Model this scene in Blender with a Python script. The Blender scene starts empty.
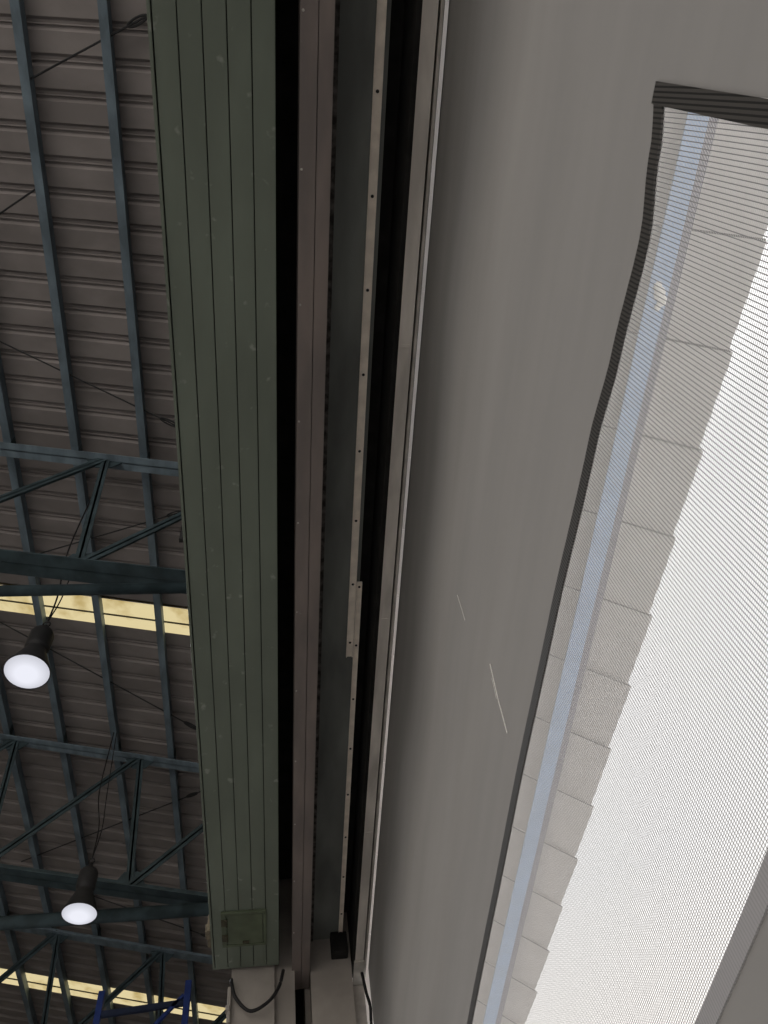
import bpy, bmesh, math, random
from mathutils import Vector, Matrix
random.seed(7)
C = bpy.context.scene.collection
H = 1.6                     # camera height; all coordinates below are written from the camera and lifted by H at the end
sc = bpy.context.scene

# ------------------------------------------------------------------ materials
def mat(name, col, rough=.6, metal=0., noise=0., nscale=6., bump=0., col2=None, lo=.4, hi=.65, stretch=None, spec=.3):
    m = bpy.data.materials.new(name); m.use_nodes = True
    nt = m.node_tree; N = nt.nodes; L = nt.links
    b = N['Principled BSDF']
    b.inputs['Roughness'].default_value = rough; b.inputs['Metallic'].default_value = metal
    b.inputs['Specular IOR Level'].default_value = spec
    b.inputs['Base Color'].default_value = (*col, 1)
    if noise or col2 or bump:
        tc = N.new('ShaderNodeTexCoord'); mp = N.new('ShaderNodeMapping')
        if stretch: mp.inputs['Scale'].default_value = stretch
        L.new(tc.outputs['Object'], mp.inputs['Vector'])
        nz = N.new('ShaderNodeTexNoise'); nz.inputs['Scale'].default_value = nscale; nz.inputs['Detail'].default_value = 6
        L.new(mp.outputs['Vector'], nz.inputs['Vector'])
        cr = N.new('ShaderNodeValToRGB')
        c2 = col2 or tuple(max(0, c*(1-noise)) for c in col)
        cr.color_ramp.elements[0].position = lo; cr.color_ramp.elements[1].position = hi
        cr.color_ramp.elements[0].color = (*c2, 1); cr.color_ramp.elements[1].color = (*col, 1)
        L.new(nz.outputs['Fac'], cr.inputs['Fac']); L.new(cr.outputs['Color'], b.inputs['Base Color'])
        if bump:
            bp = N.new('ShaderNodeBump'); bp.inputs['Strength'].default_value = bump; bp.inputs['Distance'].default_value = .01
            L.new(nz.outputs['Fac'], bp.inputs['Height']); L.new(bp.outputs['Normal'], b.inputs['Normal'])
    return m

def specks(m, col, scale=9., thr=.73):
    """pale scuffs on paint: a second noise mixed over whatever feeds Base Color"""
    nt = m.node_tree; N = nt.nodes; L = nt.links; b = N['Principled BSDF']
    src = b.inputs['Base Color'].links[0].from_socket
    tc = N.new('ShaderNodeTexCoord'); nz = N.new('ShaderNodeTexNoise'); nz.inputs['Scale'].default_value = scale; nz.inputs['Detail'].default_value = 3
    L.new(tc.outputs['Object'], nz.inputs['Vector'])
    cr = N.new('ShaderNodeValToRGB'); cr.color_ramp.elements[0].position = thr; cr.color_ramp.elements[1].position = min(1, thr+.07)
    cr.color_ramp.elements[0].color = (0,0,0,1); cr.color_ramp.elements[1].color = (.45,.45,.45,1)
    L.new(nz.outputs['Fac'], cr.inputs['Fac'])
    mx = N.new('ShaderNodeMix'); mx.data_type = 'RGBA'
    L.new(cr.outputs['Color'], mx.inputs[0]); L.new(src, mx.inputs[6]); mx.inputs[7].default_value = (*col, 1)
    L.new(mx.outputs[2], b.inputs['Base Color'])
    return m

M = {}
M['green'] = specks(mat('green_paint', (.195,.228,.188), .55, noise=.18, nscale=3.5, bump=.15, stretch=(1,.35,1)), (.42,.45,.40), 13, .655)
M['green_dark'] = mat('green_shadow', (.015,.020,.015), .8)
M['hatch'] = mat('hatch_paint', (.130,.160,.105), .5, noise=.25, nscale=9, bump=.2)
M['rust'] = mat('rusty_hinge', (.095,.088,.058), .7, noise=.5, nscale=40)
M['brown'] = specks(mat('brown_primer', (.27,.226,.21), .6, noise=.35, nscale=5, bump=.25, stretch=(1,.3,1), col2=(.19,.165,.158)), (.30,.29,.28), 24, .70)
M['lintel'] = mat('grey_lintel', (.215,.228,.218), .8, noise=.4, nscale=4, bump=.3, stretch=(1,.3,1))
M['mortar'] = mat('rough_dark_strip', (.13,.12,.115), .9, noise=.75, nscale=22, bump=.8)
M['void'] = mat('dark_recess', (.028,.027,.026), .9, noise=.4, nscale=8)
M['cream'] = mat('cream_strip', (.97,.88,.78), .35, noise=.15, nscale=14)
M['galv'] = mat('galvanised_steel', (.78,.73,.685), .5, metal=.0, noise=.35, nscale=7, stretch=(1,.25,1), bump=.08)
M['galv_lip'] = mat('galvanised_lip', (.55,.52,.48), .45, metal=.0, noise=.3, nscale=9)
M['plaster'] = mat('pale_plaster', (.38,.35,.325), .85, noise=.18, nscale=5, bump=.15)
M['blue'] = mat('blue_steel', (.21,.28,.34), .5, noise=.4, nscale=5, stretch=(1,.4,1), bump=.1)
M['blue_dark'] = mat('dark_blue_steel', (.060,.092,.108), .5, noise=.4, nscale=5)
M['roof'] = mat('roof_sheet', (.275,.252,.25), .6, noise=.22, nscale=2.2, stretch=(.6,1,1))
M['rod'] = mat('bracing_rod', (.035,.037,.04), .6, noise=.2, nscale=20)
M['black'] = mat('black_rubber', (.02,.02,.022), .6, noise=.2, nscale=30)
M['lamp_body'] = mat('lamp_housing', (.035,.036,.04), .55, noise=.2, nscale=10)
M['concrete'] = mat('concrete_floor', (.58,.565,.54), .8, noise=.2, nscale=1.5, bump=.1)
M['yard'] = mat('pale_concrete_yard', (.84,.83,.81), .9, noise=.2, nscale=1.2, bump=.1)
M['eave'] = mat('cement_sheet', (.93,.895,.88), .9, noise=.08, nscale=3, bump=.1)
M['eave_beam'] = mat('pale_blue_beam', (.34,.51,.80), .6, noise=.12, nscale=4)
M['eave_batten'] = mat('dusky_batten', (.16,.155,.215), .8, noise=.15, nscale=5)  # shadow strip beside the eave beam, also its hidden web
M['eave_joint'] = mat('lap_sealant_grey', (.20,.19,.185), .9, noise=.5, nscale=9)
M['rack'] = mat('rack_blue', (.035,.07,.30), .45, noise=.2, nscale=8)
M['rack_beam'] = mat('rack_beam_navy', (.03,.045,.10), .5, noise=.2, nscale=8)
M['caulk'] = mat('white_caulk', (.97,.96,.93), .8, noise=.05, nscale=30)
M['beige'] = mat('beige_block', (.24,.205,.15), .9, noise=.4, nscale=25, bump=.5)
M['webbing'] = None

def fabric_mat():
    m = bpy.data.materials.new('grey_pvc_fabric'); m.use_nodes = True
    nt = m.node_tree; N = nt.nodes; L = nt.links
    N.remove(N['Principled BSDF']); out = N['Material Output']
    tc = N.new('ShaderNodeTexCoord')
    mp = N.new('ShaderNodeMapping'); mp.inputs['Scale'].default_value = (1,.22,1.5); L.new(tc.outputs['Object'], mp.inputs['Vector'])
    nz = N.new('ShaderNodeTexNoise'); nz.inputs['Scale'].default_value = 2.2; nz.inputs['Detail'].default_value = 4
    L.new(mp.outputs['Vector'], nz.inputs['Vector'])
    cr = N.new('ShaderNodeValToRGB'); cr.color_ramp.elements[0].position = .35; cr.color_ramp.elements[1].position = .7
    cr.color_ramp.elements[0].color = (.235,.228,.222,1); cr.color_ramp.elements[1].color = (.34,.328,.315,1)
    L.new(nz.outputs['Fac'], cr.inputs['Fac'])
    d = N.new('ShaderNodeBsdfDiffuse'); t = N.new('ShaderNodeBsdfTranslucent')
    L.new(cr.outputs['Color'], d.inputs['Color']); t.inputs['Color'].default_value = (.245,.238,.233,1)
    a = N.new('ShaderNodeMixShader'); a.inputs[0].default_value = FAB_T; L.new(d.outputs[0], a.inputs[1]); L.new(t.outputs[0], a.inputs[2])
    L.new(a.outputs[0], out.inputs['Surface'])
    return m
FAB_T = .45
M['fabric'] = fabric_mat()

def math_node(nt, op, a, b=None):
    n = nt.nodes.new('ShaderNodeMath'); n.operation = op
    for i, s in enumerate((a, b)):
        if s is None: continue
        if isinstance(s, (int, float)): n.inputs[i].default_value = s
        else: nt.links.new(s, n.inputs[i])
    return n.outputs[0]

def mesh_mat():
    """PVC coated insect/shade netting: heavy threads running down, fine threads along"""
    m = bpy.data.materials.new('shade_netting'); m.use_nodes = True
    nt = m.node_tree; N = nt.nodes; L = nt.links
    N.remove(N['Principled BSDF']); out = N['Material Output']
    tc = N.new('ShaderNodeTexCoord'); sp = N.new('ShaderNodeSeparateXYZ'); L.new(tc.outputs['Object'], sp.inputs[0])
    fy = math_node(nt, 'FRACT', math_node(nt, 'DIVIDE', sp.outputs['Y'], .0070))
    fz = math_node(nt, 'FRACT', math_node(nt, 'DIVIDE', sp.outputs['Z'], .0044))
    heavy = math_node(nt, 'LESS_THAN', fy, .21)
    fine = math_node(nt, 'LESS_THAN', fz, .40)
    d1 = N.new('ShaderNodeBsdfDiffuse'); d1.inputs['Color'].default_value = (.16,.16,.165,1)
    t1 = N.new('ShaderNodeBsdfTranslucent'); t1.inputs['Color'].default_value = (.24,.24,.245,1)
    ad1 = N.new('ShaderNodeMixShader'); ad1.inputs[0].default_value = .5; L.new(d1.outputs[0], ad1.inputs[1]); L.new(t1.outputs[0], ad1.inputs[2])
    d2 = N.new('ShaderNodeBsdfDiffuse'); d2.inputs['Color'].default_value = (.5,.5,.5,1)
    t2 = N.new('ShaderNodeBsdfTranslucent'); t2.inputs['Color'].default_value = (.6,.595,.59,1)
    ad2 = N.new('ShaderNodeMixShader'); ad2.inputs[0].default_value = .6; L.new(d2.outputs[0], ad2.inputs[1]); L.new(t2.outputs[0], ad2.inputs[2])
    tr = N.new('ShaderNodeBsdfTransparent')
    veil = N.new('ShaderNodeMixShader'); veil.inputs[0].default_value = .20; L.new(tr.outputs[0], veil.inputs[1]); L.new(t2.outputs[0], veil.inputs[2])
    mf = N.new('ShaderNodeMixShader'); L.new(fine, mf.inputs[0]); L.new(veil.outputs[0], mf.inputs[1]); L.new(ad2.outputs[0], mf.inputs[2])
    mh = N.new('ShaderNodeMixShader'); L.new(heavy, mh.inputs[0]); L.new(mf.outputs[0], mh.inputs[1]); L.new(ad1.outputs[0], mh.inputs[2])
    L.new(mh.outputs[0], out.inputs['Surface'])
    return m
M['net'] = mesh_mat()

def webbing_mat(name, c_hi, c_lo):
    m = bpy.data.materials.new(name); m.use_nodes = True
    nt = m.node_tree; N = nt.nodes; L = nt.links; b = N['Principled BSDF']; b.inputs['Roughness'].default_value = .7
    tc = N.new('ShaderNodeTexCoord'); sp = N.new('ShaderNodeSeparateXYZ'); L.new(tc.outputs['Object'], sp.inputs[0])
    f = math_node(nt, 'LESS_THAN', math_node(nt, 'FRACT', math_node(nt, 'DIVIDE', sp.outputs['Y'], .0073)), .4)
    mx = N.new('ShaderNodeMix'); mx.data_type = 'RGBA'; L.new(f, mx.inputs[0])
    mx.inputs[6].default_value = (*c_hi, 1); mx.inputs[7].default_value = (*c_lo, 1)
    L.new(mx.outputs[2], b.inputs['Base Color'])
    return m
M['webbing'] = webbing_mat('black_webbing', (.095,.09,.086), (.022,.022,.022))
M['webbing_low'] = webbing_mat('grey_webbing', (.62,.61,.64), (.52,.52,.54))  # paler webbing copy, light through the lower border put into its colour

def skylight_mat():
    m = bpy.data.materials.new('yellowed_fibreglass'); m.use_nodes = True
    nt = m.node_tree; N = nt.nodes; L = nt.links; N.remove(N['Principled BSDF'])
    tc = N.new('ShaderNodeTexCoord'); nz = N.new('ShaderNodeTexNoise'); nz.inputs['Scale'].default_value = 2.2; nz.inputs['Detail'].default_value = 7
    L.new(tc.outputs['Object'], nz.inputs['Vector'])
    cr = N.new('ShaderNodeValToRGB'); cr.color_ramp.elements[0].position = .30; cr.color_ramp.elements[1].position = .5
    cr.color_ramp.elements[0].color = (.28,.21,.08,1); cr.color_ramp.elements[1].color = (.44,.375,.21,1)
    L.new(nz.outputs['Fac'], cr.inputs['Fac'])
    t = N.new('ShaderNodeBsdfTranslucent'); L.new(cr.outputs['Color'], t.inputs['Color'])
    L.new(t.outputs[0], N['Material Output'].inputs['Surface'])
    return m
M['skylight'] = skylight_mat()

def emit_mat(name, col, s):
    m = bpy.data.materials.new(name); m.use_nodes = True
    nt = m.node_tree; N = nt.nodes; L = nt.links; N.remove(N['Principled BSDF'])
    e = N.new('ShaderNodeEmission'); e.inputs['Strength'].default_value = s
    # brighter towards the lamp's middle
    tc = N.new('ShaderNodeTexCoord'); ln = N.new('ShaderNodeVectorMath'); ln.operation = 'LENGTH'; L.new(tc.outputs['Object'], ln.inputs[0])
    cr = N.new('ShaderNodeValToRGB'); cr.color_ramp.elements[0].position = .10; cr.color_ramp.elements[1].position = .23
    cr.color_ramp.elements[0].color = (*col, 1); cr.color_ramp.elements[1].color = tuple(c*.62 for c in col) + (1,)
    L.new(ln.outputs['Value'], cr.inputs['Fac']); L.new(cr.outputs['Color'], e.inputs['Color'])
    L.new(e.outputs[0], N['Material Output'].inputs['Surface'])
    return m
M['lens'] = emit_mat('lamp_lens_glow', (.90,.91,1.0), .95)

# ------------------------------------------------------------------ helpers
def tag(o, label=None, cat=None, group=None, kind=None):
    if label: o['label'] = label
    if cat: o['category'] = cat
    if group: o['group'] = group
    if kind: o['kind'] = kind
    return o

def empty(name, loc, label, cat, group=None):
    o = bpy.data.objects.new(name, None); C.objects.link(o); o.location = loc; o.empty_display_size = .1
    return tag(o, label, cat, group)

def wloc(o):
    v = Vector((0,0,0))
    while o: v += Vector(o.location); o = o.parent
    return v

def obj(name, bm, m, parent=None, smooth=False, origin=None):
    """vertices come in scene coordinates; a child is shifted to its parent's origin, a top-level mesh gets its origin at its base"""
    bmesh.ops.recalc_face_normals(bm, faces=bm.faces)
    me = bpy.data.meshes.new(name)
    if parent is not None:
        base = wloc(parent); bmesh.ops.translate(bm, verts=bm.verts, vec=-base)
    else:
        xs = [v.co for v in bm.verts]
        base = Vector(((min(v.x for v in xs)+max(v.x for v in xs))/2, (min(v.y for v in xs)+max(v.y for v in xs))/2, min(v.z for v in xs)))
        bmesh.ops.translate(bm, verts=bm.verts, vec=-base)
    bm.to_mesh(me); bm.free()
    if smooth:
        for p in me.polygons: p.use_smooth = True
    o = bpy.data.objects.new(name, me); me.materials.append(m); C.objects.link(o)
    if parent is not None: o.parent = parent
    else: o.location = base
    return o

def box(bm, lo, hi, bev=0.):
    x0,y0,z0 = lo; x1,y1,z1 = hi
    vs = [bm.verts.new(p) for p in ((x0,y0,z0),(x1,y0,z0),(x1,y1,z0),(x0,y1,z0),(x0,y0,z1),(x1,y0,z1),(x1,y1,z1),(x0,y1,z1))]
    fs = [bm.faces.new([vs[i] for i in f]) for f in ((3,2,1,0),(4,5,6,7),(0,1,5,4),(1,2,6,5),(2,3,7,6),(3,0,4,7))]
    if bev:
        es = list({e for f in fs for e in f.edges})
        bmesh.ops.bevel(bm, geom=es, offset=bev, segments=2, affect='EDGES', profile=.6)
    return vs

def boxm(lo, hi, bev=0.):
    bm = bmesh.new(); box(bm, lo, hi, bev); return bm

def prism(bm, prof, y0, y1):
    """closed (x,z) profile swept along the hall"""
    a = [bm.verts.new((x,y0,z)) for x,z in prof]; b = [bm.verts.new((x,y1,z)) for x,z in prof]
    n = len(prof)
    for i in range(n): bm.faces.new((a[i], a[(i+1)%n], b[(i+1)%n], b[i]))
    bm.faces.new(a); bm.faces.new(b[::-1])

def bar(bm, p, q, w, h, up=(0,1,0)):
    """rectangular bar from p to q; h is measured along `up` made square to it, w across"""
    p = Vector(p); q = Vector(q); d = (q-p).normalized(); u = Vector(up); u = (u - d*u.dot(d)).normalized(); s = d.cross(u)
    vs = []
    for e in (p, q):
        for a,b in ((-1,-1),(1,-1),(1,1),(-1,1)): vs.append(bm.verts.new(e + s*a*w/2 + u*b*h/2))
    for f in ((3,2,1,0),(4,5,6,7),(0,1,5,4),(1,2,6,5),(2,3,7,6),(3,0,4,7)): bm.faces.new([vs[i] for i in f])

def angle_bar(bm, p, q, w, t, up=(0,0,1), gap=.004):
    """two angles back to back (a T seen in section)"""
    p = Vector(p); q = Vector(q); d = (q-p).normalized(); u = Vector(up); u = (u-d*u.dot(d)).normalized(); s = d.cross(u)
    for sg in (-1, 1):
        off = s*sg*(gap/2+t/2)
        bar(bm, p+off, q+off, t, w, u)
        off2 = s*sg*(gap/2+w/2) + u*(-w/2+t/2)
        bar(bm, p+off2, q+off2, w, t, u)

def tube(bm, pts, r, n=8):
    pts = [Vector(p) for p in pts]; rings = []
    ref = Vector((0,0,1))
    for i,p in enumerate(pts):
        d = (pts[min(i+1,len(pts)-1)] - pts[max(i-1,0)]).normalized()
        rf = ref if abs(d.dot(ref)) < .95 else Vector((1,0,0))
        a = d.cross(rf).normalized(); b = d.cross(a)
        rings.append([bm.verts.new(p + a*r*math.cos(k*2*math.pi/n) + b*r*math.sin(k*2*math.pi/n)) for k in range(n)])
    for i in range(len(rings)-1):
        for k in range(n): bm.faces.new((rings[i][k], rings[i][(k+1)%n], rings[i+1][(k+1)%n], rings[i+1][k]))
    bm.faces.new(rings[0][::-1]); bm.faces.new(rings[-1])

def lathe(bm, prof, c, n=32):
    rings = []
    for r,z in prof:
        if r < 1e-5: rings.append([bm.verts.new((c[0],c[1],c[2]+z))])
        else: rings.append([bm.verts.new((c[0]+r*math.cos(k*2*math.pi/n), c[1]+r*math.sin(k*2*math.pi/n), c[2]+z)) for k in range(n)])
    for A,B in zip(rings, rings[1:]):
        for k in range(n):
            k2 = (k+1)%n
            if len(A) == 1 and len(B) == 1: continue
            if len(A) == 1: bm.faces.new((A[0], B[k], B[k2]))
            elif len(B) == 1: bm.faces.new((A[k], A[k2], B[0]))
            else: bm.faces.new((A[k], A[k2], B[k2], B[k]))

def spline(pts, n=10):
    pts = [Vector(p) for p in pts]; P = [pts[0]*2-pts[1]] + pts + [pts[-1]*2-pts[-2]]; out = []
    for i in range(1, len(P)-2):
        for k in range(n):
            t = k/n; a,b,c,d = P[i-1],P[i],P[i+1],P[i+2]
            out.append(.5*((2*b)+(c-a)*t+(2*a-5*b+4*c-d)*t*t+(3*b-3*c+d-a)*t**3))
    out.append(pts[-1]); return out

def interp(tab, x):
    if x <= tab[0][0]: return tab[0][1]
    for (a,b),(c,d) in zip(tab, tab[1:]):
        if x <= c:
            t = (x-a)/(c-a); t = t*t*(3-2*t); return b+(d-b)*t
    return tab[-1][1]

def struct(name, bm, m, label=None):
    o = obj(name, bm, m); o['kind'] = 'structure'
    if label: o['label'] = label
    return o

# ------------------------------------------------------------------ setting
P = math.tan(math.radians(14.5)); Z0 = 9.5
def roof_z(x): return Z0 - P*x
GZ = -H
RIDGE = -11.0
Y_NEAR, Y_FAR = -10.0, 32.0
struct('floor', boxm((-22.6,Y_NEAR,GZ-.2),(.62,Y_FAR,GZ)), M['concrete'], 'grey concrete floor of the hall')
struct('ground', boxm((.62,-30,GZ-.2),(40,45,GZ)), M['yard'], 'pale concrete yard outside the curtain')

SKY = [(-3.1,-2.6),(6.98,7.46),(16.98,17.52),(27,27.5)]
def roof_sheet(y0, y1):
    bm = bmesh.new(); per = .333
    prof = [(0,0),(.205,0),(.232,.032),(.262,.032),(.270,.012),(.276,.012),(.284,.032),(.306,.032)]
    ys = []; k = 0
    while True:
        stop = False
        for a,h in prof:
            y = y0 + k*per + a
            if y >= y1: stop = True; break
            ys.append((y,h))
        if stop: break
        k += 1
    ys.append((y1,0))
    xs = [.55, RIDGE, -22.5]
    rows = []
    for x in xs:
        z = roof_z(x) if x >= RIDGE else roof_z(RIDGE) - P*(RIDGE-x)
        rows.append([bm.verts.new((x,y,z+h)) for y,h in ys])
    for A,B in zip(rows, rows[1:]):
        for i in range(len(ys)-1): bm.faces.new((A[i],A[i+1],B[i+1],B[i]))
    return bm
edges = [Y_NEAR] + [v for s in SKY for v in s] + [Y_FAR]
for i in range(0, len(edges), 2):
    struct('ceiling', roof_sheet(edges[i], edges[i+1]), M['roof'], 'ribbed grey metal roof sheets seen from below')
for i,(a,b) in enumerate(SKY):
    bm = bmesh.new()
    for x0,x1 in ((.55,RIDGE),(RIDGE,-22.5)):
        zz = lambda x: (roof_z(x) if x >= RIDGE else roof_z(RIDGE)-P*(RIDGE-x)) + .01
        v = [bm.verts.new(q) for q in ((x0,a-.03,zz(x0)),(x1,a-.03,zz(x1)),(x1,b+.03,zz(x1)),(x0,b+.03,zz(x0)))]
        bm.faces.new(v)
    w = struct('window_%d' % (i+1), bm, M['skylight'], 'yellowed translucent roof light strip between metal roof sheets')
    bm = bmesh.new(); m_ = a+(b-a)*.58
    bar(bm, (.5,m_,roof_z(.5)-.005), (RIDGE,m_,roof_z(RIDGE)-.005), .018, .02, (0,0,1))
    obj('window_frame', bm, M['rust'], w)

# walls of the hall
def zr(x): return (roof_z(x) if x >= RIDGE else roof_z(RIDGE)-P*(RIDGE-x)) - .02
bm = bmesh.new(); v = [bm.verts.new((x,Y_FAR,z)) for x,z in ((-22.5,GZ),(.53,GZ),(.53,zr(.53)),(RIDGE,zr(RIDGE)),(-22.5,zr(-22.5)))]; bm.faces.new(v)
struct('wall_back', bm, M['plaster'])
struct('wall_left', boxm((-22.6,Y_NEAR,GZ),(-22.45,Y_FAR,zr(-22.5))), M['plaster'])
bm = bmesh.new(); box(bm, (.209,5.24,GZ),(.485,6.9,zr(.5))); box(bm, (.209,6.9,3.0),(.485,14.5,zr(.5))); box(bm, (.209,14.5,GZ),(.485,Y_FAR,zr(.5)))  # unseen opening left beyond the first pier to let daylight in
struct('wall_right', bm, M['plaster'], 'pale wall at the far end of the doorway opening')
struct('wall_front', boxm((.22,Y_NEAR,GZ),(.485,-3.2,zr(.5))), M['plaster'])
# pilaster beside it (two steps), dark slot between
bm = bmesh.new(); box(bm, (-.305,5.16,GZ), (-.028,5.9,zr(0)-.1)); box(bm, (-.028,5.20,GZ), (.103,5.9,zr(0)-.1))
struct('wall_pilaster', bm, M['plaster'], 'pale pilaster below the far end of the green soffit')
struct('wall_return', boxm((.172,5.43,GZ),(.2085,6.2,zr(.5))), M['plaster'])
struct('wall_slot', boxm((.103,5.75,GZ),(.172,5.9,9)), M['void'])
# lintel above the doorway, stepped underneath
struct('wall_lintel', boxm((.20,-3.2,3.43),(.425,5.24,zr(.5))), M['lintel'], 'dark grey underside of the doorway lintel')
struct('trim_2', boxm((.206,-3.1,3.418),(.236,5.24,3.432), .002), M['mortar'], 'rough dark strip beside the brown beam')
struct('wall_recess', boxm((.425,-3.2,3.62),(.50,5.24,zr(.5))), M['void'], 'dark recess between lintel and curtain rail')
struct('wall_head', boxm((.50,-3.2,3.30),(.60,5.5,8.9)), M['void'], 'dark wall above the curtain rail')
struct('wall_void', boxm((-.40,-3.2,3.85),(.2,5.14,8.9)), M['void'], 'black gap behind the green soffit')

# ------------------------------------------------------------------ green boarded soffit
g = empty('boarded_soffit', (-.205,1,3.2), 'long green painted timber soffit of five boards over the doorway', 'soffit')
bm = bmesh.new(); y0,y1 = -3.0,5.11
n = 5; x0,x1 = -.408,.003; w = (x1-x0)/n
for i in range(n):
    a = x0+i*w+.0021; b = x0+(i+1)*w-.0021
    z = 3.2 + random.uniform(-.0015,.0015)
    box(bm, (a,y0,z), (b,y1+random.uniform(-.006,.006),z+.02), .0015)
obj('boarding', bm, M['green'], g)
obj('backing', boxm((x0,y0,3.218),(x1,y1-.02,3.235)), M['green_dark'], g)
obj('fascia', boxm((-.423,y0,3.194),(-.411,y1,3.92), .002), M['green'], g)
obj('end_board', boxm((-.413,y1+.002,3.205),(.002,y1+.02,3.90)), M['green'], g)
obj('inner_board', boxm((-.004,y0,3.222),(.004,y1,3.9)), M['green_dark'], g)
hd = obj('hatch', boxm((-.318,4.566,3.186),(-.098,4.852,3.199), .003), M['hatch'], g)
hd['label'] = 'square access hatch near the far end'
bm = bmesh.new()
for a,b in (((-.352,4.538),(-.075,4.562)),((-.352,4.856),(-.075,4.878)),((-.352,4.562),(-.323,4.856)),((-.094,4.562),(-.075,4.856))):
    box(bm, (a[0],a[1],3.184), (b[0],b[1],3.1985), .002)
obj('hatch_frame', bm, M['hatch'], g)
for yy in (4.63,4.78):
    bm = bmesh.new(); box(bm, (-.352,yy-.03,3.178),(-.316,yy+.03,3.187), .002); tube(bm, [(-.32,yy-.032,3.179),(-.32,yy+.032,3.179)], .006)
    obj('hinge', bm, M['rust'], hd)
bm = bmesh.new(); box(bm, (-.225,4.82,3.176),(-.185,4.842,3.187), .003); obj('latch', bm, M['rust'], hd)

# ------------------------------------------------------------------ brown track beam: two channels back to back
t = empty('door_track_beam', (.142,1,3.2), 'long brown primed steel beam hanging between green soffit and lintel', 'beam')
def channel(xa, xb, flip):
    tk = .008; zt = 3.43
    back = xb if flip else xa; fr = xa if flip else xb; s = 1 if back < fr else -1
    bm = bmesh.new()
    prism(bm, [(back,3.2),(fr,3.2),(fr,3.2+tk),(back+s*tk,3.2+tk),(back+s*tk,zt-tk),(fr,zt-tk),(fr,zt),(back,zt)], -3.1, 5.415)
    return bm
obj('channel', channel(.086,.1475,True), M['brown'], t)
obj('channel', channel(.1505,.204,False), M['brown'], t)
# bolts along the channel edges
for k in range(14):
    yy = -1.2 + k*.5
    bm = bmesh.new(); lathe(bm, [(0,-.003),(.004,-.002),(.005,0)], (.096,yy,3.2), 8); obj('rivet', bm, M['galv_lip'], t)

# ------------------------------------------------------------------ cream drilled strips under the lintel
def strip(x0, x1, y0, y1, z, label, ys):
    r = empty('drilled_strip', ((x0+x1)/2,(y0+y1)/2,z), label, 'strip', 'cream drilled strips under the lintel')
    bm = bmesh.new(); e = .0055
    prism(bm, [(x0,z-.008),(x0+e,z-.008),(x0+e,z-.001),(x1-e,z-.001),(x1-e,z-.008),(x1,z-.008),(x1,z+.0055),(x0,z+.0055)], y0, y1)
    obj('channel', bm, M['cream'], r)
    for y in ys:
        bm = bmesh.new(); lathe(bm, [(0,-.0035),(.0055,-.003),(.007,0)], ((x0+x1)/2,y,z-.001), 10)
        obj('screw', bm, M['black'], r)
    return r
strip(.371,.407,-3.0,2.765,3.425,'cream drilled metal strip on the dark lintel, the nearer longer length', [-1.1+.377*k for k in range(11)])
strip(.409,.437,2.28,5.165,3.425,'cream drilled metal strip on the dark lintel, the length reaching the pale end wall', [2.31+.38*k for k in range(8)])

# ------------------------------------------------------------------ galvanised curtain rail and post
r = empty('curtain_rail', (.545,1,3.2), 'galvanised steel curtain rail running above the grey fabric curtain', 'rail')
bm = bmesh.new()
prism(bm, [(.505,3.2),(.560,3.2),(.560,3.26),(.554,3.26),(.554,3.206),(.505,3.206)], -3.0, 5.38)
obj('channel', bm, M['galv'], r)
obj('lip', boxm((.569,-3.0,3.2),(.581,5.36,3.235), .002), M['galv_lip'], r)
obj('web', boxm((.548,-3.0,3.255),(.585,5.38,3.28)), M['void'], r)
obj('bracket', boxm((.498,5.14,3.185),(.566,5.40,3.2), .003), M['galv_lip'], r)
for y in (-.6,.95,2.35,3.9):
    obj('joint_plate', boxm((.513,y,3.197),(.553,y+.012,3.2005)), M['galv'], r)
po = empty('curtain_post', (.535,5.42,GZ), 'galvanised steel post standing at the far end of the curtain rail', 'post')
bm = bmesh.new(); prism_pts = [(.500,5.40),(.572,5.40),(.572,5.46),(.500,5.46)]
box(bm, (.500,5.40,GZ), (.574,5.47,3.2), .004); obj('upright', bm, M['galv'], po)
obj('base_plate', boxm((.47,5.37,GZ),(.60,5.50,GZ+.012)), M['galv'], po)
bm = bmesh.new(); tube(bm, spline([(.553,5.26,3.19),(.570,5.27,3.06),(.588,5.28,2.97),(.589,5.335,2.86),(.582,5.35,2.4),(.578,5.36,1.6),(.575,5.36,.6)], 8), .010)
o = obj('cord', bm, M['black'], None, True); tag(o, 'thick black cord hanging beside the galvanised post at the curtain edge', 'cord')
bm = bmesh.new(); box(bm, (.352,5.165,3.275), (.466,5.24,3.43), .01); box(bm, (.367,5.157,3.29),(.452,5.17,3.415))
o = obj('junction_box', bm, M['void']); tag(o, 'small dark box fixed under the lintel at the pale wall', 'box')  # dark block added in place of the hollow by the end wall

# ------------------------------------------------------------------ curtain with a netting window
WY0, WY1 = -.028, 3.4
TOP = [(-.03,1.374),(.07,1.345),(.20,1.316),(.40,1.333),(.58,1.355),(1.0,1.372),(1.6,1.384),(2.6,1.392),(3.4,1.39)]
def wtop(y): return interp(TOP, y)
def wbot(y): return .573 + .004*math.sin(y*4)
def cx(y, z):
    s = .6
    k = max(0, min(1, (z-1.2)/1.8))                              # slack folds towards the rail
    s += .010*k*math.sin(2.1*y+1.3*z) + .006*k*math.sin(5.3*y-2.2*z+1) + .005*math.sin(.9*y+2.*z)
    s += .0035*math.exp(-((z-1.9+.25*math.sin(y*.9))/.10)**2)*math.sin(7*y)
    if z > 2.7: s = s + (.603-s)*min(1,(z-2.7)/.4)
    return s
cur = empty('fabric_curtain', (.6,1,GZ+.05), 'grey coated fabric curtain hanging from the rail with a netting window', 'curtain')
ys = sorted(set([round(-3+.05*i,4) for i in range(int(8.32/.05)+1)] + [WY0, WY1]))
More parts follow.
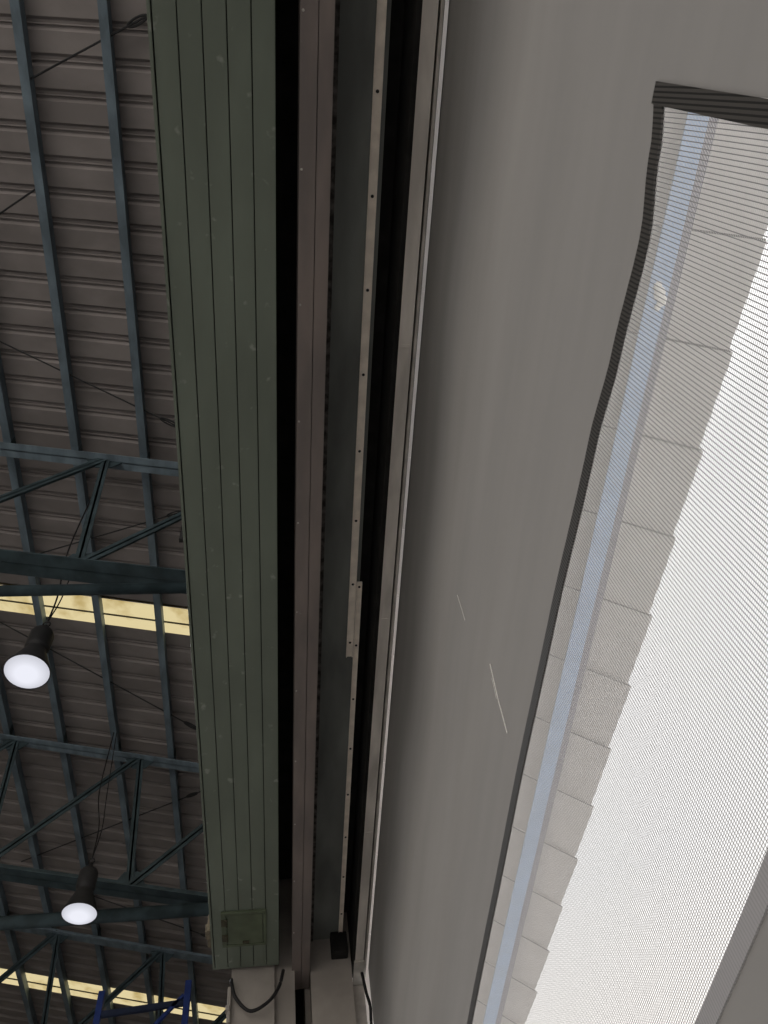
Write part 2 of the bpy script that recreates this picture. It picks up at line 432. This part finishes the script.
ZT, ZB = 3.235, -.45  # hem raised out of view so yard light comes in underneath
upper = 34; lower = 30
bm = bmesh.new(); cols = []
for y in ys:
    zt, zb = wtop(y), wbot(y); col = []; sh = lambda z: .018*max(0,min(1,(zt-z)/.35)) if y == WY0 else 0
    for i in range(upper+1): z = ZT+(zt-ZT)*i/upper; col.append(bm.verts.new((cx(y,z),y,z)))
    for i in range(1,9): z = zt+(zb-zt)*i/8; col.append(bm.verts.new((cx(y,z),y+sh(z),z)))
    for i in range(1,lower+1): z = zb+(ZB-zb)*i/lower; col.append(bm.verts.new((cx(y,z),y+sh(z),z)))
    cols.append(col)
for a,b,ya,yb in zip(cols, cols[1:], ys, ys[1:]):
    for i in range(len(a)-1):
        if upper <= i < upper+8 and ya >= WY0-1e-6 and yb <= WY1+1e-6: continue
        bm.faces.new((a[i],b[i],b[i+1],a[i+1]))
obj('fabric_panel', bm, M['fabric'], cur, True)
# netting
bm = bmesh.new(); cols = []
yy = [WY0+.022 + (WY1-WY0-.022)*i/90 for i in range(91)]
for y in yy:
    zt, zb = wtop(y)-.004, wbot(y)+.004
    cols.append([bm.verts.new((cx(y,zt+(zb-zt)*i/12)+.001,y,zt+(zb-zt)*i/12)) for i in range(13)])
for a,b in zip(cols, cols[1:]):
    for i in range(12): bm.faces.new((a[i],b[i],b[i+1],a[i+1]))
o = obj('netting_window', bm, M['net'], cur, True); o['label'] = 'see-through woven netting window'
# webbing borders, set just inside the room face of the fabric
def band(y_list, f_out, f_in, m, name):
    bm = bmesh.new(); A=[]; B=[]; A2=[]; B2=[]
    for y in y_list:
        a, b = f_out(y), f_in(y)
        for L_,z,d in ((A,a,-.003),(B,b,-.003),(A2,a,.003),(B2,b,.003)): L_.append(bm.verts.new((cx(y,z)+d,y,z)))
    for i in range(len(y_list)-1):
        bm.faces.new((A[i],A[i+1],B[i+1],B[i])); bm.faces.new((A2[i],B2[i],B2[i+1],A2[i+1]))
        bm.faces.new((A[i],A2[i],A2[i+1],A[i+1])); bm.faces.new((B[i],B[i+1],B2[i+1],B2[i]))
    for i in (0,-1): bm.faces.new((A[i],B[i],B2[i],A2[i]))
    return obj(name, bm, m, cur)
ytop = [WY0 + (WY1-WY0)*i/120 for i in range(121)]
ytop = [y for y in ytop if y > WY0+.028]
band(ytop, lambda y: wtop(y), lambda y: wtop(y)-.031, M['webbing'], 'webbing_border')
band(ytop, lambda y: wbot(y)+.029, lambda y: wbot(y)-.003, M['webbing_low'], 'webbing_border')['label'] = 'paler grey lower webbing border'
bm = bmesh.new(); A=[]
for i in range(41):
    z = wtop(WY0) + (wbot(WY0)-wtop(WY0))*i/40; u = i/40
    ya = WY0 + .018*max(0,min(1,(wtop(WY0)-z)/.35)); yb = ya+.032
    A.append([bm.verts.new((cx(q,z)+d,q,z)) for q,d in ((ya,-.0035),(yb,-.0035),(yb,.0035),(ya,.0035))])
for a,b in zip(A, A[1:]):
    for k in range(4): bm.faces.new((a[k],a[(k+1)%4],b[(k+1)%4],b[k]))
bm.faces.new(A[0]); bm.faces.new(A[-1][::-1]); obj('webbing_border', bm, M['webbing'], cur)
for pts, w in (([(1.409,1.694),(1.425,1.64),(1.444,1.586),(1.455,1.54),(1.469,1.489)],.003), ([(1.475,2.129),(1.478,2.06),(1.482,2.0)],.0015), ([(1.43,1.66),(1.452,1.60)],.0012)):
    bm = bmesh.new(); tube(bm, spline([(cx(y,z)-.0012,y,z) for y,z in pts], 4), w*.5, 5)
    obj('scratch', bm, M['caulk'], cur)['label'] = 'thin white scratch'
# unseen sheet added on the outer side to shade the curtain's top
struct('trim_1', boxm((1.02,-3.2,2.55),(1.04,5.5,4.2)), M['void'], 'outer pelmet sheet behind the top of the curtain')

# ------------------------------------------------------------------ eave outside, seen through the netting
TP = .781
def ex(y): return 4.10 - .0315*y
def ez(x, y): return 6.5 + TP*(ex(y)-x)
bm = bmesh.new(); lap = .962; ystart = 1.93 - 7*lap
for k in range(26):
    a = ystart + k*lap; b = a+lap+.07
    th = .012; up = (0,0,.045,.045)
    # lower edge runs slightly askew, so each sheet steps past its neighbour
    ea, eb = .006 + .003*(k % 3), -.006
    x_top = .56
    pts = [(x_top,a),(ex(a)+ea,a),(ex(b)+eb,b),(x_top,b)]
    lo = [bm.verts.new((x,y,ez(x,y)+up[i])) for i,(x,y) in enumerate(pts)]
    hi = [bm.verts.new((x,y,ez(x,y)+up[i]+th)) for i,(x,y) in enumerate(pts)]
    bm.faces.new(lo[::-1]); bm.faces.new(hi)
    for i in range(4): j=(i+1)%4; bm.faces.new((lo[i],lo[j],hi[j],hi[i]))
eave = struct('roof_eave', bm, M['eave'], 'pale grey lapped cement sheets of the eave outside the netting')
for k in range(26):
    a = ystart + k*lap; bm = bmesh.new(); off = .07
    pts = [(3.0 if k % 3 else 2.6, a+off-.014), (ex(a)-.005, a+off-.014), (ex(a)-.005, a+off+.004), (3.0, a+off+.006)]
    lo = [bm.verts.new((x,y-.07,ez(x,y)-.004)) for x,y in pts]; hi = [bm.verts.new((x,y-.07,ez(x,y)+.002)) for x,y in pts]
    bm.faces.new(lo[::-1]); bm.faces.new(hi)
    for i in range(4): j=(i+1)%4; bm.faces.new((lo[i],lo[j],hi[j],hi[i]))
    obj('lap_sealant', bm, M['eave_joint'], eave)  # dark strip painting the shade line under each sheet lap
e = empty('eave_beam', (3.4,2,6.78), 'pale blue beam under the outside eave behind the netting', 'beam')
def bx(y, x): return x - .010*y
def skew(x0, x1, z0, z1, ya=-5, yb=18):
    bm = bmesh.new(); vs = box(bm, (x0,ya,z0), (x1,yb,z1))
    for v in vs: v.co.z -= .0246*v.co.y; v.co.x -= .022*v.co.y
    return bm
obj('rail', skew(3.325,3.515,6.87,6.885), M['eave_beam'], e)
obj('web', skew(3.40,3.50,6.885,7.0), M['eave_batten'], e)
obj('batten', skew(3.518,3.60,6.875,6.96), M['eave_batten'], e)  # dark strip coloured as the shadow gap between beam and sheets
bm = bmesh.new()
for dx,dy,rr in ((0,0,.055),(.035,.06,.048),(-.03,-.06,.042),(.01,.12,.032)):
    mt = Matrix.Translation((3.400+dx,1.51+dy,6.825)) @ Matrix.Diagonal((1,1.25,.5,1)); bmesh.ops.create_icosphere(bm, subdivisions=2, radius=rr, matrix=mt)
obj('caulk_blob', bm, M['caulk'], e, True)['label'] = 'white blob stuck on the beam'

# ------------------------------------------------------------------ hall roof steel
def purlin(x, label):
    x -= .02; z = roof_z(x) - .012; w = .095; h = .19; tk = .012
    r = empty('roof_purlin', (x, 8, z-h), label, 'purlin', 'blue roof purlins')
    bm = bmesh.new()
    # channel with its web on the doorway side, flanges pointing up the slope
    prism(bm, [(x-w/2,z-h),(x+w/2,z-h),(x+w/2,z),(x-w/2,z),(x-w/2,z-tk),(x+w/2-tk,z-tk),(x+w/2-tk,z-h+tk),(x-w/2,z-h+tk)], -8, 30)
    obj('channel', bm, M['blue'], r)
    for yy in (4.54,9.85,14.92):
        bm = bmesh.new(); box(bm, (x+w/2,yy-.06,z-h-.01), (x+w/2+.008,yy+.06,z-.03)); obj('cleat', bm, M['blue_dark'], r)
PX = [(-.79,'nearest to the green soffit, mostly hidden by it'), (-1.70,'first fully seen out from the green soffit'), (-2.61,'second fully seen out from the green soffit'),
      (-3.52,'third fully seen out from the green soffit'), (-4.43,'fourth fully seen out from the green soffit'), (-5.34,'fifth fully seen out from the green soffit')]
for x,l in PX: purlin(x, 'long blue steel roof purlin, ' + l)

def truss(Y, zb, ztie, label, tr=.055):
    r = empty('roof_truss', (-5,Y,ztie), label, 'truss', 'blue steel roof trusses')
    zt = lambda x: roof_z(x) - .28
    zl = lambda x: zb - .235*(x+.9)
    bm = bmesh.new(); angle_bar(bm, (.15,Y,zt(.15)), (RIDGE,Y,zt(RIDGE)), .10, .012); obj('top_chord', bm, M['blue'], r)
    bm = bmesh.new(); angle_bar(bm, (.15,Y,zl(.15)), (RIDGE,Y,zl(RIDGE)), .14, .016); obj('bottom_chord', bm, M['blue_dark'], r)
    tops = [-2.2-2.05*k for k in range(-1,4)]; bots = [-2.02-2.02*k for k in range(0,4)]
    for k in range(4):
        bm = bmesh.new(); angle_bar(bm, (bots[k],Y,zl(bots[k])), (tops[k+1],Y,zt(tops[k+1])), .048, .01, (0,1,0)); obj('strut', bm, M['blue_dark'], r)
        bm = bmesh.new(); angle_bar(bm, (bots[k],Y,zl(bots[k])), (tops[k],Y,zt(tops[k])), .06, .01, (0,1,0)); obj('diagonal', bm, M['blue_dark'], r)
    for k in range(4):
        for x,z,s in ((bots[k],zl(bots[k])+.05,1),(tops[k+1],zt(tops[k+1])-.05,-1)):
            bm = bmesh.new()
            vs = [(x-.24,z-.03*s),(x+.24,z-.03*s-.05),(x+.10,z+.19*s),(x-.10,z+.19*s)]
            A = [bm.verts.new((a,Y-.006,b)) for a,b in vs]; B = [bm.verts.new((a,Y+.006,b)) for a,b in vs]
            bm.faces.new(A); bm.faces.new(B[::-1])
            for i in range(4): j=(i+1)%4; bm.faces.new((A[i],A[j],B[j],B[i]))
            obj('gusset', bm, M['blue_dark'], r)
    bm = bmesh.new(); tube(bm, [(-.3,Y-.05,ztie),(RIDGE,Y-.05,ztie)], tr, 12); obj('tie', bm, M['blue_dark'], r, True)
    return r
truss(4.54, 6.93, 6.69, 'blue steel lattice roof truss crossing the hall above the larger lamp')
truss(9.85, 7.14, 6.96, 'blue steel lattice roof truss crossing the hall behind the smaller lamp', .085)
truss(14.92, 7.16, 6.98, 'blue steel lattice roof truss deepest in the hall, above the blue rack frame')

def rod(p, q, label, ext=0, buckle=True):
    p = Vector((p[0],p[1],roof_z(p[0])-.14)); q = Vector((q[0],q[1],roof_z(q[0])-.14)); d = q-p
    r = empty('bracing_rod', p, label, 'rod', 'thin roof bracing rods')
    bm = bmesh.new(); tube(bm, [p - d*(.25 if buckle else 0), q + d*ext], .011, 6); obj('rod', bm, M['rod'], r)
    if not buckle: return
    # turnbuckle: an open loop of two bars with end collars
    a = p + d*.05; u = d.normalized(); s = u.cross(Vector((0,0,1))).normalized()
    bm = bmesh.new()
    loop = [a + u*(.12*math.cos(t)) + s*(.03*math.sin(t)) for t in [k*2*math.pi/16 for k in range(17)]]
    tube(bm, loop, .012, 6); obj('turnbuckle', bm, M['rod'], r)
rod((-1.32,-.43), (-2.60,.20), 'thin dark bracing rod with turnbuckle in the bay nearest the camera, at the green soffit')
rod((-2.62,1.25), (-3.52,1.83), 'thin plain dark bracing rod beyond the second purlin out from the green soffit', 1, False)
rod((-1.25,4.02), (-3.43,3.13), 'thin dark bracing rod with turnbuckle just before the truss above the larger lamp', .5)
rod((-1.26,5.26), (-3.54,6.31), 'thin dark bracing rod with turnbuckle just beyond the truss above the larger lamp', .4)
rod((-1.25,9.2), (-3.6,7.9), 'thin dark bracing rod with turnbuckle just before the truss behind the smaller lamp', .4)
rod((-1.30,10.6), (-3.95,12.57), 'thin dark bracing rod with turnbuckle beyond the truss behind the smaller lamp', .3)
rod((-1.25,14.5), (-3.4,13.85), 'thin dark bracing rod with turnbuckle before the deepest truss', .3)

# ------------------------------------------------------------------ high bay lamps
def lamp(cx_, cy_, cz_, top, label):
    r = empty('high_bay_lamp', (cx_,cy_,cz_), label, 'lamp', 'hanging high bay lamps')
    R_ = .205
    bm = bmesh.new()
    lathe(bm, [(R_+.008,0),(R_+.012,.012),(R_+.004,.03),(.175,.12),(.135,.22),(.105,.30),(.10,.33),(.112,.345),(.118,.37),(.118,.56),(.105,.60),(.06,.63),(.03,.66),(.022,.72),(0,.72)], (cx_,cy_,cz_))
    obj('housing', bm, M['lamp_body'], r, True)
    bm = bmesh.new(); lathe(bm, [(R_,.006),(R_-.02,-.008),(.15,-.022),(.08,-.032),(0,-.035)], (cx_,cy_,cz_)); obj('lens', bm, M['lens'], r, True)
    bm = bmesh.new(); loop = [(cx_+.035*math.cos(t),cy_,cz_+.75+.045*math.sin(t)) for t in [k*math.pi/8 for k in range(17)]]; tube(bm, loop, .009, 6); obj('hook', bm, M['lamp_body'], r, True)
    for s,off in ((0,.0),(1,.11)):
        bm = bmesh.new()
        tube(bm, spline([(cx_,cy_,cz_+.79),(cx_-.01+.35*off,cy_+.3*off,cz_+1.3),(top[0]+off*.9,top[1]+.6*off,(top[2]+cz_+1)/2),(top[0]+off*.4,top[1],top[2])], 8), .009 if s == 0 else .007, 6)
        obj('cord', bm, M['black'], r, True)
    ld = bpy.data.lights.new('lamp_light', 'SPOT'); ld.energy = 260; ld.spot_size = 2.4; ld.spot_blend = .6; ld.color = (.93,.96,1); ld.shadow_soft_size = .15
    lo = bpy.data.objects.new('lamp_light', ld); C.objects.link(lo); lo.parent = r; lo.location = (0,0,-.08)
    return r
lamp(-2.35,5.10,6.22,(-2.5,5.2,9.9),'larger white glowing high bay lamp on black cords by the nearer skylight')
lamp(-2.40,9.10,6.51,(-2.6,9.4,9.9),'smaller white glowing high bay lamp on black cords before the second truss')

# ------------------------------------------------------------------ small fixings along the soffit
bm = bmesh.new(); box(bm, (-.447,4.74,3.215), (-.4225,4.92,3.33), .008); box(bm, (-.462,4.79,3.24),(-.44,4.87,3.30), .008)
o = obj('timber_block', bm, M['beige']); tag(o, 'rough beige block stuck on the outer edge of the green soffit beside the hatch', 'block')
bm = bmesh.new()
vs = [(-.4235,1.86,3.56),(-.436,1.86,3.56),(-.4232,1.92,3.27),(-.452,1.92,3.27)]
A = [bm.verts.new(q) for q in vs]; B = [bm.verts.new((q[0],q[1]+.02,q[2])) for q in vs]
bm.faces.new(A); bm.faces.new(B[::-1])
for i in range(4): j=(i+1)%4; bm.faces.new((A[i],A[j],B[j],B[i]))
o = obj('wall_clip', bm, M['black']); tag(o, 'small black wedge shaped clip on the outer edge of the green soffit', 'clip')
bm = bmesh.new(); tube(bm, spline([(-.302,5.13,3.13),(-.295,5.10,3.077),(-.266,5.09,2.985),(-.177,5.09,2.90),(-.068,5.09,2.945),(.0,5.10,3.04),(.030,5.12,3.16)], 8), .011)
o = obj('looped_cable', bm, M['black'], None, True); tag(o, 'black cable looping down in front of the pale pilaster', 'cable')
bm = bmesh.new(); box(bm, (-.322,5.12,2.86),(-.300,5.19,3.08), .004); box(bm, (-.33,5.11,2.93),(-.305,5.16,2.96), .004)
o = obj('conduit_box', bm, M['plaster']); tag(o, 'narrow white conduit fitting on the edge of the pale pilaster', 'fitting')

# ------------------------------------------------------------------ blue rack frame deep in the hall
r = empty('rack_frame', (-2.15,13.25,GZ), 'tall blue steel upright frame with diagonal brace below the far skylight', 'frame')
for x,top in ((-2.83,8.02),(-1.47,8.08)):
    bm = bmesh.new(); box(bm, (x-.05,13.15,GZ),(x+.05,13.25,top), .006); obj('upright', bm, M['rack'], r)
bm = bmesh.new(); bar(bm, (-2.79,13.2,7.66), (-1.51,13.2,7.74), .06, .09, (0,0,1)); obj('crossbar', bm, M['rack_beam'], r)
bm = bmesh.new(); bar(bm, (-1.53,13.2,7.86), (-2.79,13.2,6.5), .05, .06, (0,1,0)); obj('brace', bm, M['rack'], r)
bm = bmesh.new(); bar(bm, (-2.79,13.2,6.4), (-1.51,13.2,6.4), .05, .07, (0,0,1)); obj('crossbar', bm, M['rack_beam'], r)
bm = bmesh.new(); bar(bm, (-1.53,13.2,5.0), (-2.79,13.2,6.3), .05, .06, (0,1,0)); obj('brace', bm, M['rack'], r)

# ------------------------------------------------------------------ lift everything on to the ground
for o in bpy.data.objects:
    if o.parent is None: o.location.z += H

# ------------------------------------------------------------------ sky
w = bpy.data.worlds.new('sky'); sc.world = w; w.use_nodes = True
nt = w.node_tree; N = nt.nodes; L = nt.links; bg = N['Background']
tc = N.new('ShaderNodeTexCoord'); sp = N.new('ShaderNodeSeparateXYZ'); L.new(tc.outputs['Generated'], sp.inputs[0])
cr = N.new('ShaderNodeValToRGB'); cr.color_ramp.elements[0].position = .2; cr.color_ramp.elements[1].position = .55
cr.color_ramp.elements[0].color = (.53,.49,.44,1); cr.color_ramp.elements[1].color = (.42,.42,.425,1)
e_ = cr.color_ramp.elements.new(.80); e_.color = (.42,.42,.425,1)
e_ = cr.color_ramp.elements.new(.97); e_.color = (1.0,1.0,1.0,1)
L.new(sp.outputs['Z'], cr.inputs['Fac']); L.new(cr.outputs['Color'], bg.inputs['Color']); bg.inputs['Strength'].default_value = 3.0

# ------------------------------------------------------------------ camera
cam = bpy.data.cameras.new('camera'); co = bpy.data.objects.new('camera', cam); C.objects.link(co)
cam.sensor_fit = 'VERTICAL'; cam.sensor_height = 36; cam.lens = 795/1024*36; cam.clip_start = .01; cam.clip_end = 300
R = ((0.99102747,-0.00415307,0.13359384),(-0.06026217,0.87827631,0.4743408),(-0.11930227,-0.47813542,0.87014567))
co.matrix_world = Matrix.Translation((0,0,H)) @ Matrix([[r_[0],-r_[1],-r_[2]] for r_ in R]).to_4x4()
sc.camera = co
sc.view_settings.view_transform = 'Standard'
sc.cycles.use_denoising = True
sc.cycles.max_bounces = 10; sc.cycles.transparent_max_bounces = 16; sc.cycles.sample_clamp_indirect = 6
